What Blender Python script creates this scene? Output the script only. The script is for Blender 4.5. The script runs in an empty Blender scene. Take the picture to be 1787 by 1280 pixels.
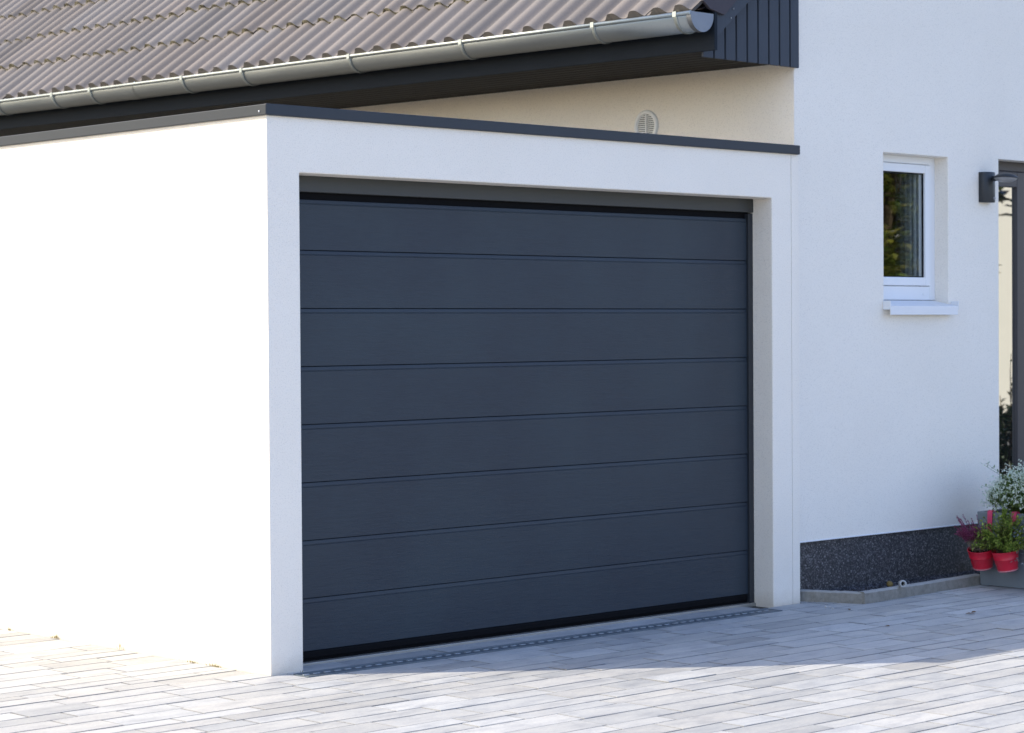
import bpy, math, random
from mathutils import Vector, Matrix
R = math.radians
random.seed(7)
scene = bpy.context.scene
col = scene.collection

# ------------------------------------------------------------------ helpers
class MB:
    def __init__(self):
        self.v = []; self.f = []; self.c = []; self.smooth = []; self.mi = None
    def face(self, pts, c=(1, 1, 1), smooth=False):
        n = len(self.v); self.v += [tuple(p) for p in pts]
        self.f.append(tuple(range(n, n + len(pts)))); self.c.append(c); self.smooth.append(smooth)
    def box(self, x0, x1, y0, y1, z0, z1, c=(1, 1, 1)):
        n = len(self.v)
        self.v += [(x0,y0,z0),(x1,y0,z0),(x1,y1,z0),(x0,y1,z0),(x0,y0,z1),(x1,y0,z1),(x1,y1,z1),(x0,y1,z1)]
        for q in ((0,3,2,1),(4,5,6,7),(0,1,5,4),(1,2,6,5),(2,3,7,6),(3,0,4,7)):
            self.f.append(tuple(n + i for i in q)); self.c.append(c); self.smooth.append(False)
    def prism(self, poly, d, c=(1, 1, 1)):
        """poly: list of 3d points (planar), extruded by vector d"""
        n = len(self.v); k = len(poly); d = Vector(d)
        self.v += [tuple(Vector(p)) for p in poly] + [tuple(Vector(p) + d) for p in poly]
        fs = [tuple(n + i for i in range(k)), tuple(n + k + i for i in reversed(range(k)))]
        fs += [(n + i, n + k + i, n + k + (i + 1) % k, n + (i + 1) % k) for i in range(k)]
        for q in fs: self.f.append(q); self.c.append(c); self.smooth.append(False)
    def loft(self, rings, closed=True, smooth=True, caps=False, c=(1, 1, 1)):
        n = len(self.v); k = len(rings[0])
        for r in rings: self.v += [tuple(p) for p in r]
        for a in range(len(rings) - 1):
            for i in range(k if closed else k - 1):
                j = (i + 1) % k
                self.f.append((n + a*k + i, n + a*k + j, n + (a+1)*k + j, n + (a+1)*k + i)); self.c.append(c); self.smooth.append(smooth)
        if caps:
            self.f.append(tuple(n + i for i in reversed(range(k)))); self.c.append(c); self.smooth.append(False)
            self.f.append(tuple(n + (len(rings)-1)*k + i for i in range(k))); self.c.append(c); self.smooth.append(False)
    def tube(self, pts, rad, k=8, c=(1, 1, 1), caps=True):
        pts = [Vector(p) for p in pts]; rings = []
        for i, p in enumerate(pts):
            t = (pts[min(i+1, len(pts)-1)] - pts[max(i-1, 0)]).normalized()
            a = t.cross(Vector((0, 0, 1)) if abs(t.z) < .9 else Vector((1, 0, 0))).normalized(); b = t.cross(a)
            r = rad[i] if isinstance(rad, (list, tuple)) else rad
            rings.append([p + a*math.cos(2*math.pi*j/k)*r + b*math.sin(2*math.pi*j/k)*r for j in range(k)])
        self.loft(rings, True, True, caps, c)
    def lathe(self, prof, M=None, k=28, c=(1, 1, 1)):
        """prof: list of (r, z)"""
        M = M or Matrix.Identity(4)
        self.loft([[M @ Vector((r*math.cos(2*math.pi*j/k), r*math.sin(2*math.pi*j/k), z)) for j in range(k)] for r, z in prof], True, True, False, c)
    def build(self, name, mat, parent=None, origin=(0, 0, 0), bevel=0, attr=False, seg=2, autosmooth=None):
        me = bpy.data.meshes.new(name); o0 = Vector(origin)
        me.from_pydata([tuple(Vector(p) - o0) for p in self.v], [], self.f)
        me.polygons.foreach_set('use_smooth', self.smooth)
        if attr:
            a = me.attributes.new('tint', 'FLOAT_COLOR', 'FACE')
            flat = []
            for c in self.c: flat += [c[0], c[1], c[2], 1.0]
            a.data.foreach_set('color', flat)
        for m_ in (mat if isinstance(mat, (list, tuple)) else [mat]): me.materials.append(m_)
        if self.mi: me.polygons.foreach_set('material_index', self.mi)
        me.update()
        o = bpy.data.objects.new(name, me); col.objects.link(o)
        if parent is not None: o.parent = parent
        else: o.location = o0
        if bevel:
            b = o.modifiers.new('bevel', 'BEVEL'); b.width = bevel; b.segments = seg; b.limit_method = 'ANGLE'; b.angle_limit = R(40)
            b.harden_normals = False
        return o

def tag(o, label=None, cat=None, group=None, kind=None):
    if label: o['label'] = label
    if cat: o['category'] = cat
    if group: o['group'] = group
    if kind: o['kind'] = kind
    return o
def thing(name, loc, label, cat, group=None):
    o = bpy.data.objects.new(name, None); col.objects.link(o); o.location = loc; o.empty_display_size = .1
    return tag(o, label, cat, group)

# ------------------------------------------------------------------ materials
class NT:
    def __init__(self, name):
        self.m = bpy.data.materials.new(name); self.m.use_nodes = True
        self.t = self.m.node_tree; self.t.nodes.clear()
        self.out = self.n('ShaderNodeOutputMaterial'); self.b = self.n('ShaderNodeBsdfPrincipled')
        self.l(self.b.outputs[0], self.out.inputs[0])
        self.co = self.n('ShaderNodeTexCoord').outputs['Object']
        self.geo = self.n('ShaderNodeNewGeometry').outputs['Position']
    def n(self, t): return self.t.nodes.new(t)
    def l(self, a, b): self.t.links.new(a, b)
    def setv(self, inp, v):
        if isinstance(v, bpy.types.NodeSocket): self.l(v, inp)
        elif isinstance(v, (tuple, list)) and len(v) == 3 and inp.type == 'RGBA': inp.default_value = (*v, 1)
        else: inp.default_value = v
    def noise(self, scale, detail=3, rough=.55, vec=None, stretch=None):
        vec = vec or self.geo
        if stretch:
            mp = self.n('ShaderNodeMapping'); self.l(vec, mp.inputs[0]); mp.inputs['Scale'].default_value = stretch; vec = mp.outputs[0]
        n = self.n('ShaderNodeTexNoise'); self.l(vec, n.inputs['Vector'])
        n.inputs['Scale'].default_value = scale; n.inputs['Detail'].default_value = detail; n.inputs['Roughness'].default_value = rough
        return n.outputs['Fac']
    def voro(self, scale, feature='F1', out='Distance', vec=None):
        n = self.n('ShaderNodeTexVoronoi'); n.feature = feature; self.l(vec or self.geo, n.inputs['Vector']); n.inputs['Scale'].default_value = scale
        return n.outputs[out]
    def ramp(self, fac, stops, interp='LINEAR'):
        r = self.n('ShaderNodeValToRGB'); r.color_ramp.interpolation = interp
        while len(r.color_ramp.elements) < len(stops): r.color_ramp.elements.new(.5)
        for e, (p, c) in zip(r.color_ramp.elements, stops):
            e.position = p; e.color = (*c, 1) if not isinstance(c, (int, float)) else (c, c, c, 1)
        self.l(fac, r.inputs[0]); return r.outputs[0]
    def mix(self, fac, a, b, mode='MIX'):
        m = self.n('ShaderNodeMix'); m.data_type = 'RGBA'; m.blend_type = mode
        self.setv(m.inputs[0], fac); self.setv(m.inputs[6], a); self.setv(m.inputs[7], b); return m.outputs[2]
    def math(self, op, a, b=0):
        m = self.n('ShaderNodeMath'); m.operation = op; self.setv(m.inputs[0], a); self.setv(m.inputs[1], b); return m.outputs[0]
    def maprange(self, v, a, b, c=0, d=1):
        m = self.n('ShaderNodeMapRange'); self.l(v, m.inputs[0])
        for i, x in enumerate((a, b, c, d)): m.inputs[i+1].default_value = x
        return m.outputs[0]
    def sep(self, axis, vec=None):
        s = self.n('ShaderNodeSeparateXYZ'); self.l(vec or self.geo, s.inputs[0]); return s.outputs[axis]
    def bump(self, h, strength=.3, dist=.01, prev=None):
        b = self.n('ShaderNodeBump'); self.l(h, b.inputs['Height']); b.inputs['Strength'].default_value = strength; b.inputs['Distance'].default_value = dist
        if prev is not None: self.l(prev, b.inputs['Normal'])
        self.l(b.outputs[0], self.b.inputs['Normal']); return b.outputs[0]
    def attr(self, name='tint'):
        a = self.n('ShaderNodeAttribute'); a.attribute_name = name; return a.outputs['Color']
    def bsdf(self, color, rough=.6, metal=0, spec=.5):
        self.setv(self.b.inputs['Base Color'], color); self.setv(self.b.inputs['Roughness'], rough); self.setv(self.b.inputs['Metallic'], metal)
        self.setv(self.b.inputs['Specular IOR Level'], spec); return self.m

def simple(name, c, rough=.5, metal=0, spec=.5, var=.12, scale=9, bump=0, bscale=60):
    t = NT(name); k = t.noise(scale, 4)
    cc = t.mix(k, tuple(x*(1-var) for x in c), tuple(min(1, x*(1+var)) for x in c))
    if bump: t.bump(t.noise(bscale, 3), bump, .004)
    return t.bsdf(cc, rough, metal, spec)

def plaster(name, base, dirt=True):
    t = NT(name)
    grain = t.noise(150, 3, .65); spots = t.voro(85); big = t.noise(1.3, 4); mid = t.noise(22, 4, .6)
    c = t.mix(t.ramp(grain, [(.30, 0.0), (.46, 1.0)]), tuple(x*.80 for x in base), base)
    c = t.mix(t.ramp(spots, [(.0, .20), (.14, 0.0)]), c, tuple(x*.66 for x in base))
    c = t.mix(t.ramp(big, [(.32, 0.16), (.66, 0.0)]), c, (base[0]*.80, base[1]*.79, base[2]*.76))
    if dirt:
        z = t.sep('Z'); n2 = t.noise(14, 5, .7)
        edge = t.maprange(t.math('ADD', z, t.math('MULTIPLY', t.math('SUBTRACT', n2, .5), -.12)), .09, .0, 0, .34)
        c = t.mix(edge, c, (.50, .40, .27))
        c = t.mix(t.math('MULTIPLY', t.maprange(z, .75, .0, 0, .26), t.maprange(n2, .25, .75, .35, 1.2)), c, (.70, .63, .54))
    b = t.bump(mid, .16, .008); t.bump(grain, .85, .0034, b)
    return t.bsdf(c, .92, 0, .2)

M = {}
M['garage_plaster'] = plaster('garage_plaster', (.92, .85, .745))
M['house_plaster'] = plaster('house_plaster', (.91, .85, .755), False)
M['soft_white'] = simple('white_pvc', (.80, .81, .82), .35, 0, .5, .02)
M['sill_white'] = simple('sill_paint', (.78, .79, .80), .3, 0, .5, .03)
M['cap'] = simple('anthracite_metal', (.024, .030, .038), .5, 0, .4, .06)
M['seal'] = simple('black_rubber', (.004, .004, .005), .8, 0, .12)
M['frame_dark'] = simple('frame_paint', (.038, .040, .038), .5, 0, .5, .05)
M['jamb'] = simple('jamb_paint', (.018, .022, .028), .5)
M['threshold'] = simple('threshold_metal', (.35, .34, .31), .45, .6)
M['joint'] = simple('joint_bead', (.45, .43, .38), .8)
M['membrane'] = simple('roof_gravel', (.130, .126, .120), .95, 0, .2, .3, 40)

def door_mat():
    t = NT('door_panel_woodgrain')
    fine = t.noise(13, 6, .72, stretch=(1.0, 8, 10)); wav = t.noise(6, 3, .5, stretch=(.5, 4, 5)); cloud = t.noise(1.6, 3)
    c = t.mix(fine, (.012, .019, .030), (.036, .047, .062))
    c = t.mix(t.ramp(cloud, [(.35, 0), (.7, .35)]), c, (.038, .058, .070))
    b = t.bump(wav, .12, .005); t.bump(fine, .6, .0020, b)
    return t.bsdf(c, t.maprange(fine, .3, .7, .40, .52), 0, .32)
M['door'] = door_mat()

def tile_mat():
    t = NT('concrete_roof_tile')
    tint = t.attr(); g = t.noise(90, 4, .7); big = t.noise(2.2, 4)
    c = t.mix(g, (.158, .145, .138), (.238, .216, .206))
    c = t.mix(t.ramp(big, [(.3, 0), (.75, .35)]), c, (.185, .175, .175))
    c = t.mix(1.0, c, tint, 'MULTIPLY')
    t.bump(g, .35, .004)
    return t.bsdf(c, .78, 0, .35)
M['tile'] = tile_mat()
def edge_mat():
    t = NT('shaded_mossy_edge')
    g = t.noise(34, 4, .7)
    c = t.ramp(g, [(.36, (.035, .032, .028)), (.46, (.13, .115, .075)), (.56, (.32, .29, .19)), (.70, (.46, .43, .33))])  # dark stops paint the shadow along course edges, pale stops are lichen
    return t.bsdf(c, .95, 0, .2)
M['tile_edge'] = edge_mat()

def zinc(name, c, rough):
    t = NT(name); k = t.noise(3.5, 5, .65, stretch=(4, .5, 4)); k2 = t.noise(50, 3)
    cc = t.mix(k, tuple(x*.80 for x in c), c)
    cc = t.mix(t.ramp(k2, [(.55, 0), (.75, .25)]), cc, tuple(x*.65 for x in c))
    return t.bsdf(cc, t.maprange(k, .3, .7, rough-.07, rough+.10), .85, .5)
M['zinc'] = zinc('weathered_zinc', (.40, .425, .42), .42)
M['zinc_dark'] = zinc('end_cap_zinc', (.24, .26, .29), .5)
M['zinc_bright'] = zinc('zinc_strap', (.42, .46, .455), .44)

def wood_paint(name, a, b, axis=(1, 1, 6), rough=.6):
    t = NT(name); k = t.noise(14, 5, .7, stretch=axis); kn = t.noise(3, 3)
    c = t.mix(k, a, b); c = t.mix(t.ramp(kn, [(.5, 0), (.8, .3)]), c, tuple(x*1.35 for x in b))
    t.bump(k, .25, .003)
    return t.bsdf(c, rough, 0, .2)
M['fascia'] = wood_paint('painted_fascia', (.007, .011, .017), (.013, .019, .028), (8, .6, 8), .75)
M['soffit'] = wood_paint('soffit_boards', (.014, .014, .0145), (.022, .022, .023), (8, .6, 8), .75)
M['cladding'] = wood_paint('painted_cladding', (.040, .048, .062), (.054, .064, .080), (10, 10, .8), .55)
M['verge'] = simple('verge_tile_face', (.050, .043, .052), .7, 0, .4, .15, 20)
M['screw'] = simple('screw_head', (.75, .75, .75), .3, .7)

def plinth_mat():
    t = NT('pebble_plaster')
    v = t.n('ShaderNodeTexVoronoi'); t.l(t.geo, v.inputs['Vector']); v.inputs['Scale'].default_value = 112
    g = t.n('ShaderNodeSeparateColor'); t.l(v.outputs['Color'], g.inputs[0])
    c = t.ramp(g.outputs[0], [(.0, (.024, .024, .027)), (.35, (.050, .049, .055)), (.65, (.088, .086, .093)), (.9, (.15, .147, .155)), (1., (.25, .245, .25))])
    c = t.mix(t.ramp(v.outputs['Distance'], [(.35, 0), (.75, .8)]), c, (.010, .010, .012))
    t.bump(v.outputs['Distance'], -.8, .006)
    return t.bsdf(c, .5, 0, .45)
M['plinth'] = plinth_mat()
def gravel_mat():
    t = NT('dark_gravel'); tint = t.attr()
    return t.bsdf(t.mix(1.0, tint, t.mix(t.noise(160, 2), (.7, .7, .7), (1.2, 1.2, 1.2)), 'MULTIPLY'), .6, 0, .4)
M['gravel'] = gravel_mat()

def paver_mat():
    t = NT('concrete_pavers'); tint = t.attr()
    streak = t.noise(5, 4, .6, stretch=(1, 2.6, 1)); sp = t.noise(190, 2, .7); blot = t.noise(2.4, 5, .65)
    fine = t.noise(60, 4, .7)
    c = t.mix(1.0, tint, t.ramp(streak, [(.28, (.76, .77, .80)), (.5, (1, 1, 1)), (.72, (1.12, 1.10, 1.06))]), 'MULTIPLY')
    c = t.mix(1.0, c, t.ramp(fine, [(.3, (.88, .88, .89)), (.6, (1.03, 1.03, 1.02))]), 'MULTIPLY')
    c = t.mix(t.ramp(sp, [(.60, 0), (.74, .45)]), c, (.24, .24, .25))
    c = t.mix(t.ramp(blot, [(.54, 0), (.75, .30)]), c, (.44, .41, .37))
    b = t.bump(t.noise(26, 3), .12, .006); t.bump(sp, .40, .0018, b)
    return t.bsdf(c, t.maprange(streak, .3, .7, .62, .85), 0, .4)
M['paver'] = paver_mat()
def sand_mat():
    t = NT('joint_sand'); k = t.noise(70, 4, .7); g = t.noise(.6, 3)
    c = t.ramp(k, [(.3, (.035, .034, .028)), (.52, (.11, .10, .085)), (.72, (.26, .235, .195))])
    return t.bsdf(c, .95, 0, .2)
M['sand'] = sand_mat()
def ground_mat():
    t = NT('yard_ground'); k = t.noise(3, 5, .7); d = t.noise(.15, 3)
    c = t.mix(k, (.22, .21, .19), (.32, .31, .28)); c = t.mix(t.ramp(d, [(.45, 0), (.6, 1)]), c, (.10, .14, .05))
    return t.bsdf(c, .95, 0, .2)
M['ground'] = ground_mat()
def kerb_mat():
    t = NT('kerb_concrete'); k = t.noise(26, 5, .7); s = t.noise(120, 3, .7); z = t.sep('Z')
    c = t.mix(k, (.13, .118, .095), (.40, .375, .33)); c = t.mix(t.ramp(s, [(.58, 0), (.7, .5)]), c, (.13, .12, .10))
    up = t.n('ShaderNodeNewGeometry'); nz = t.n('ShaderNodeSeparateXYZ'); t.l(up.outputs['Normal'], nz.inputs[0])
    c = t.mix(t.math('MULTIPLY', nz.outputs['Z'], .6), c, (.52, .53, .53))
    t.bump(s, .5, .004); return t.bsdf(c, .9, 0, .2)
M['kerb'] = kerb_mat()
M['drain'] = simple('drain_steel', (.13, .16, .185), .5, .2, .5, .15, 20)
M['drain_rib_glint'] = simple('drain_rib_glint', (.36, .39, .42), .45, .2, .5, .15, 20)  # paler than the grate: sky reflection on the bars put into the colour
M['slot'] = simple('drain_dark', (.03, .03, .032), .9)
M['planter'] = simple('planter_concrete', (.19, .215, .23), .6, 0, .4, .22, 7, .15, 50)
M['soil'] = simple('potting_soil', (.03, .022, .015), .95, 0, .1, .4, 40)
M['pot'] = simple('red_enamel', (.66, .018, .045), .35, 0, .5, .08)
M['pot_rim'] = simple('pot_rim', (.62, .22, .25), .35)
M['strap'] = simple('pink_strap', (.68, .055, .14), .45)
M['lamp'] = simple('lamp_anthracite', (.020, .023, .027), .45)
M['lamp_glass'] = simple('lamp_diffuser', (.30, .30, .31), .3)
M['entry'] = simple('entrance_frame', (.052, .046, .048), .38, 0, .5, .06)
M['pipe'] = simple('pipe_plastic', (.42, .42, .41), .5)
M['brass'] = simple('yellow_cap', (.17, .12, .035), .7)
M['vent'] = simple('vent_plastic', (.82, .82, .80), .5, 0, .4, .03)
M['ventdark'] = simple('vent_gap', (.10, .10, .095), .9)
M['cream'] = simple('cream_render', (.76, .72, .62), .9, 0, .2, .05, 2)
M['redroof'] = simple('red_roof', (.22, .08, .05), .8)
M['bark'] = simple('bark', (.10, .075, .05), .9, 0, .2, .4, 12)
M['fence'] = simple('dark_fence', (.035, .035, .04), .7)

def glass(name, refl, dark):
    t = NT(name); t.t.nodes.remove(t.b)
    g = t.n('ShaderNodeBsdfGlossy'); g.inputs['Roughness'].default_value = .012; g.inputs['Color'].default_value = (.92, .95, .97, 1)
    d = t.n('ShaderNodeBsdfTransparent' if dark is None else 'ShaderNodeBsdfDiffuse'); d.inputs['Color'].default_value = (.90, .93, .92, 1) if dark is None else (*dark, 1)
    lw = t.n('ShaderNodeLayerWeight'); lw.inputs['Blend'].default_value = .35
    f = t.math('ADD', t.math('MULTIPLY', lw.outputs['Fresnel'], .5), refl)
    bp = t.n('ShaderNodeBump'); t.l(t.noise(1.7, 2), bp.inputs['Height']); bp.inputs['Strength'].default_value = .05; bp.inputs['Distance'].default_value = .02
    t.l(bp.outputs[0], g.inputs['Normal'])
    m = t.n('ShaderNodeMixShader'); t.l(f, m.inputs[0]); t.l(d.outputs[0], m.inputs[1]); t.l(g.outputs[0], m.inputs[2]); t.l(m.outputs[0], t.out.inputs[0])
    return t.m
M['pane'] = glass('window_glass', .27, None)
M['pane_sheet'] = simple('grey_pane_sheet', (.62, .63, .66), .9)
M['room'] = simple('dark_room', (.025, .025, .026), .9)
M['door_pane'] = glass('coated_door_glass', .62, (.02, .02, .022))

def leaf(name, a, b, trans=.25, rough=.5):
    t = NT(name); tint = t.attr()
    k = t.n('ShaderNodeNewGeometry').outputs['Random Per Island']
    c = t.mix(1.0, t.mix(k, a, b), tint, 'MULTIPLY'); m = t.bsdf(c, rough, 0, .35)
    tr = t.n('ShaderNodeBsdfTranslucent'); t.l(c, tr.inputs[0]); mx = t.n('ShaderNodeMixShader'); mx.inputs[0].default_value = trans
    t.l(t.b.outputs[0], mx.inputs[1]); t.l(tr.outputs[0], mx.inputs[2]); t.l(mx.outputs[0], t.out.inputs[0]); return m
M['tree_leaf'] = leaf('tree_leaves', (.07, .12, .022), (.30, .28, .05))
M['dark_leaf'] = leaf('dark_tree_leaves', (.025, .045, .014), (.06, .085, .02))
M['box_leaf'] = leaf('boxwood_leaves', (.10, .17, .025), (.34, .40, .09), .25)
M['green_leaf'] = leaf('green_leaves', (.11, .19, .05), (.30, .40, .14), .25)
M['white_petal'] = leaf('white_petals', (.70, .78, .62), (.88, .92, .84), .35)
M['heather'] = leaf('heather_flowers', (.24, .035, .10), (.50, .13, .26), .2)
M['heather_base'] = leaf('heather_foliage', (.30, .22, .18), (.50, .42, .33), .2)
M['silver_leaf'] = leaf('silver_leaves', (.26, .32, .33), (.50, .56, .58), .2)
M['dry_leaf'] = simple('dry_leaf', (.16, .095, .05), .8, 0, .2, .4, 60)
M['grass'] = leaf('weed_blades', (.16, .15, .05), (.30, .25, .10), .2)
M['pebble'] = simple('pale_pebble', (.55, .53, .50), .8, 0, .3, .2, 50)

# ------------------------------------------------------------------ dimensions (metres, from the photograph's perspective)
W = 3.806; H = 2.62; F = .035                     # garage width, parapet height, depth of the house front behind the garage front
XL, XR, ZT, RD = .1887, 3.5689, 2.3145, .143      # garage opening
EAVE = lambda y: .0093 * y                        # the eave falls gently towards the street

# ------------------------------------------------------------------ ground
g = MB(); g.face([(-300, -300, -.020), (300, -300, -.020), (300, 300, -.020), (-300, 300, -.020)])
tag(g.build('ground', M['ground']), kind='structure')
g = MB(); g.face([(-9, -11, -.010), (13, -11, -.010), (13, 8, -.010), (-9, 8, -.010)])
tag(g.build('paving_bed', M['sand']), kind='structure')

edges = [1.195, 1.063, .925, .749, .579, .444, .330, .252, .125, -.015, -.165, -.300, -.440, -.612, -.725, -.850, -.969, -1.142, -1.269,
         -1.440, -1.551, -1.664, -1.827, -1.996]
cyc = [.113, .168, .128, .17, .113, .165]
i = 0
while edges[-1] > -10.5: edges.append(edges[-1] - cyc[i % 6]); i += 1
up = []; y = 1.195; i = 0
while y < 7.5: y += cyc[i % 6]; up.append(y); i += 1
edges = list(reversed(up)) + edges
pv = MB()
def paver(x0, x1, y0, y1, rnd):
    j = .0032; ch = .0024
    x0 += j*rnd.uniform(.6, 1.4); x1 -= j*rnd.uniform(.6, 1.4); y0 += j*rnd.uniform(.5, 1.3); y1 -= j*rnd.uniform(.5, 1.3)
    if x1 - x0 < .02 or y1 - y0 < .02: return
    z = rnd.gauss(0, .0007); tx = rnd.gauss(0, .0015); ty = rnd.gauss(0, .004)
    if rnd.random() < .015: z += .003; ty *= 2
    b = rnd.choice([.49, .52, .54, .55, .56, .57, .59, .63]) * rnd.uniform(.95, 1.05); w = rnd.uniform(-1, 1)
    b *= .86; c = (b*(.965 + .014*w), b*.985, b*(.985 - .020*w))
    xm, ym = (x0+x1)/2, (y0+y1)/2
    zz = lambda x, y: z + tx*(x-xm) + ty*(y-ym)
    n = len(pv.v)
    o = [(x0, y0), (x1, y0), (x1, y1), (x0, y1)]; q = [(x0+ch, y0+ch), (x1-ch, y0+ch), (x1-ch, y1-ch), (x0+ch, y1-ch)]
    pv.v += [(a, b2, -.03) for a, b2 in o] + [(a, b2, zz(a, b2) - ch*.8) for a, b2 in o] + [(a, b2, zz(a, b2)) for a, b2 in q]
    for k in range(4):
        m = (k+1) % 4
        pv.f += [(n+k, n+m, n+4+m, n+4+k), (n+4+k, n+4+m, n+8+m, n+8+k)]; pv.c += [tuple(u*.55 for u in c)]*2; pv.smooth += [False]*2  # sides and chamfers coloured darker to mute their sunlit glints
    pv.f.append((n+8, n+9, n+10, n+11)); pv.c.append(c); pv.smooth.append(False)
rnd = random.Random(11)
def row(y0, y1, spans):
    for xa, xb in spans:
        x = xa - (rnd.uniform(0, .35) if xa < -5 else 0)
        while x < xb - .04:
            L = rnd.choice([.26, .33, .40, .46, .52, .60]) * rnd.uniform(.96, 1.04)
            if xb - (x + L) < .12: L = xb - x
            paver(x, x+L, y0, y1, rnd); x += L
for a, b in zip(edges[:-1], edges[1:]):
    if b >= .1: sp = [(-8.5, -.002)]
    elif b > -.1: sp = [(-8.5, -.002), (W+.0, 12)]
    elif b > -.2: sp = [(-8.5, .088), (3.452, 12)]
    else: sp = [(-8.5, 12)]
    row(b, a, sp)
row(-.048, .30, [(.088, 3.452)])
tag(pv.build('pavement', M['paver'], attr=True), kind='structure')

# ------------------------------------------------------------------ garage
G = thing('garage', (W/2, 3, 0), 'white rendered flat-roofed garage with a dark blue-grey sectional door', 'garage'); GO = (W/2, 3, 0)
w = MB(); GD = 9.0
xs = [0, XL, XR, W-.07]; zs = [-.05, ZT, 2.585]
# front face with the opening, shared grid
for i in range(3):
    for k in range(2):
        if i == 1 and k == 0: continue
        w.face([(xs[i], 0, zs[k]), (xs[i+1], 0, zs[k]), (xs[i+1], 0, zs[k+1]), (xs[i], 0, zs[k+1])])
w.face([(XL, 0, -.05), (XL, 0, ZT), (XL, .30, ZT), (XL, .30, -.05)])
w.face([(XR, 0, -.05), (XR, .30, -.05), (XR, .30, ZT), (XR, 0, ZT)])
w.face([(XL, 0, ZT), (XR, 0, ZT), (XR, .30, ZT), (XL, .30, ZT)])
w.face([(0, GD, -.05), (0, 0, -.05), (0, 0, 2.585), (0, GD, 2.585)])
w.face([(0, GD, -.05), (0, GD, 2.585), (W, GD, 2.585), (W, GD, -.05)])
w.face([(.28, .28, 2.50), (.28, GD-.28, 2.50), (.28, GD-.28, 2.585), (.28, .28, 2.585)])
w.face([(.28, .28, 2.50), (.28, .28, 2.585), (W, .28, 2.585), (W, .28, 2.50)])
import bmesh
def weld(o, d=.0005):
    bm = bmesh.new(); bm.from_mesh(o.data); bmesh.ops.remove_doubles(bm, verts=bm.verts, dist=d); bmesh.ops.recalc_face_normals(bm, faces=bm.faces)
    bm.to_mesh(o.data); bm.free()
o = w.build('wall', M['garage_plaster'], G, GO, bevel=.006); weld(o)
w = MB(); w.box(W-.066, W, 0.0, .12, -.05, 2.578)
w.build('corner_strip', M['garage_plaster'], G, GO, bevel=.003)
w = MB(); w.box(W-.0705, W-.0655, .004, .10, -.05, 2.580)
w.build('joint_bead', M['joint'], G, GO)
r = MB(); r.face([(.28, .28, 2.50), (W-.002, .28, 2.50), (W-.002, GD-.28, 2.50), (.28, GD-.28, 2.50)])
r.build('flat_roof', M['membrane'], G, GO)
cp = MB()
cp.prism([(-.018, -.018, 2.572), (-.018, -.018, H), (.30, .30, H+.008), (.30, .30, 2.575)][:0] or
         [(-.018, GD, 2.570), (-.018, GD, H), (.30, GD, H-.012), (.30, GD, 2.570)], (0, -(GD+.018), 0))
cp.build('parapet_cap', M['cap'], G, GO, bevel=.0035)
cp = MB()
cp.prism([(-.0165, -.0195, 2.5695), (-.0165, -.0195, H+.0015), (-.0165, .30, H-.010), (-.0165, .30, 2.5695)], (W+.0085, 0, 0))
cp.build('parapet_cap', M['cap'], G, GO, bevel=.0035)
sc = MB(); Mx = Matrix.Translation((-.0195, .03, 2.588)) @ Matrix.Rotation(R(-90), 4, 'Y')
sc.lathe([(0, .004), (.004, .003), (.005, 0)], Mx, 10); sc.build('screw', M['screw'], G, GO)

# frame round the door
fr = MB(); fr.box(XL-.02, XR+.02, RD-.005, RD+.06, 2.238, ZT+.02)
fr.build('lintel_panel', M['frame_dark'], G, GO, bevel=.003)
for xa, xb in ((XL-.02, XL+.045), (XR-.038, XR+.02)):
    fr = MB(); fr.box(xa, xb, RD, RD+.06, -.02, 2.232); fr.build('door_jamb', M['jamb'] if xa > 1 else M['frame_dark'], G, GO, bevel=.002)
# sectional door: dark seal slab behind eight panels
DY = .158
d = MB(); d.box(XL+.01, XR-.01, DY+.012, DY+.05, .012, 2.30)
door = d.build('garage_door', M['seal'], G, GO)
lines = [2.205] + [1.9637 - .2752*k for k in range(7)] + [.062]
for a, b in zip(lines[:-1], lines[1:]):
    p = MB(); x0, x1 = XL+.012, XR-.037
    prof = [(DY+.012, a-.0022), (DY+.0045, a-.0022), (DY+.0035, a-.0050), (DY+.0008, a-.019), (DY+.0030, a-.0205), (DY+.0030, a-.0225), (DY, a-.0245), (DY, b+.0030), (DY+.0012, b+.0012), (DY+.012, b+.0012)]
    p.loft([[(x, y, z) for y, z in prof] for x in (x0, x1)], True, False, True)
    q = p.build('door_panel', M['door'], door, GO); weld(q, 1e-5)
p = MB(); p.box(XL+.012, XR-.046, DY-.004, DY+.03, .026, .062); p.build('bottom_seal', M['seal'], door, GO, bevel=.008)
p = MB(); p.box(XL+.005, XR-.005, DY-.030, DY+.05, -.010, .012); p.build('threshold', M['threshold'], G, GO, bevel=.003)

# ------------------------------------------------------------------ house
HX1 = 13.6; HB = 11.0
HO = (8.7, 5, 0)
HS = thing('house', HO, 'white rendered house with brown tiled roof behind and right of the garage', 'house')
wx0, wx1, wz0, wz1 = 4.645, 5.297, 1.715, 2.627       # window opening
ex0, ex1, ez1 = 5.835, 7.35, 2.642                    # entrance opening
hx0 = W + .004
w = MB(); xs = [hx0, wx0, wx1, ex0, ex1, HX1]; zs = [-.05, .345, wz0, wz1, ez1, 3.42]
for i in range(5):
    for k in range(5):
        x0, x1, z0, z1 = xs[i], xs[i+1], zs[k], zs[k+1]
        if i == 1 and k == 2: continue
        if i == 3 and k < 4: continue
        if k == 0: continue
        w.face([(x0, F, z0), (x1, F, z0), (x1, F, z1), (x0, F, z1)])
apex = ((2.9+14.5)/2, 3.33 + (14.5-2.9)/2*math.tan(R(39)))
tz = lambda x: 3.24 + (x-2.9)*math.tan(R(39))
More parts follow.
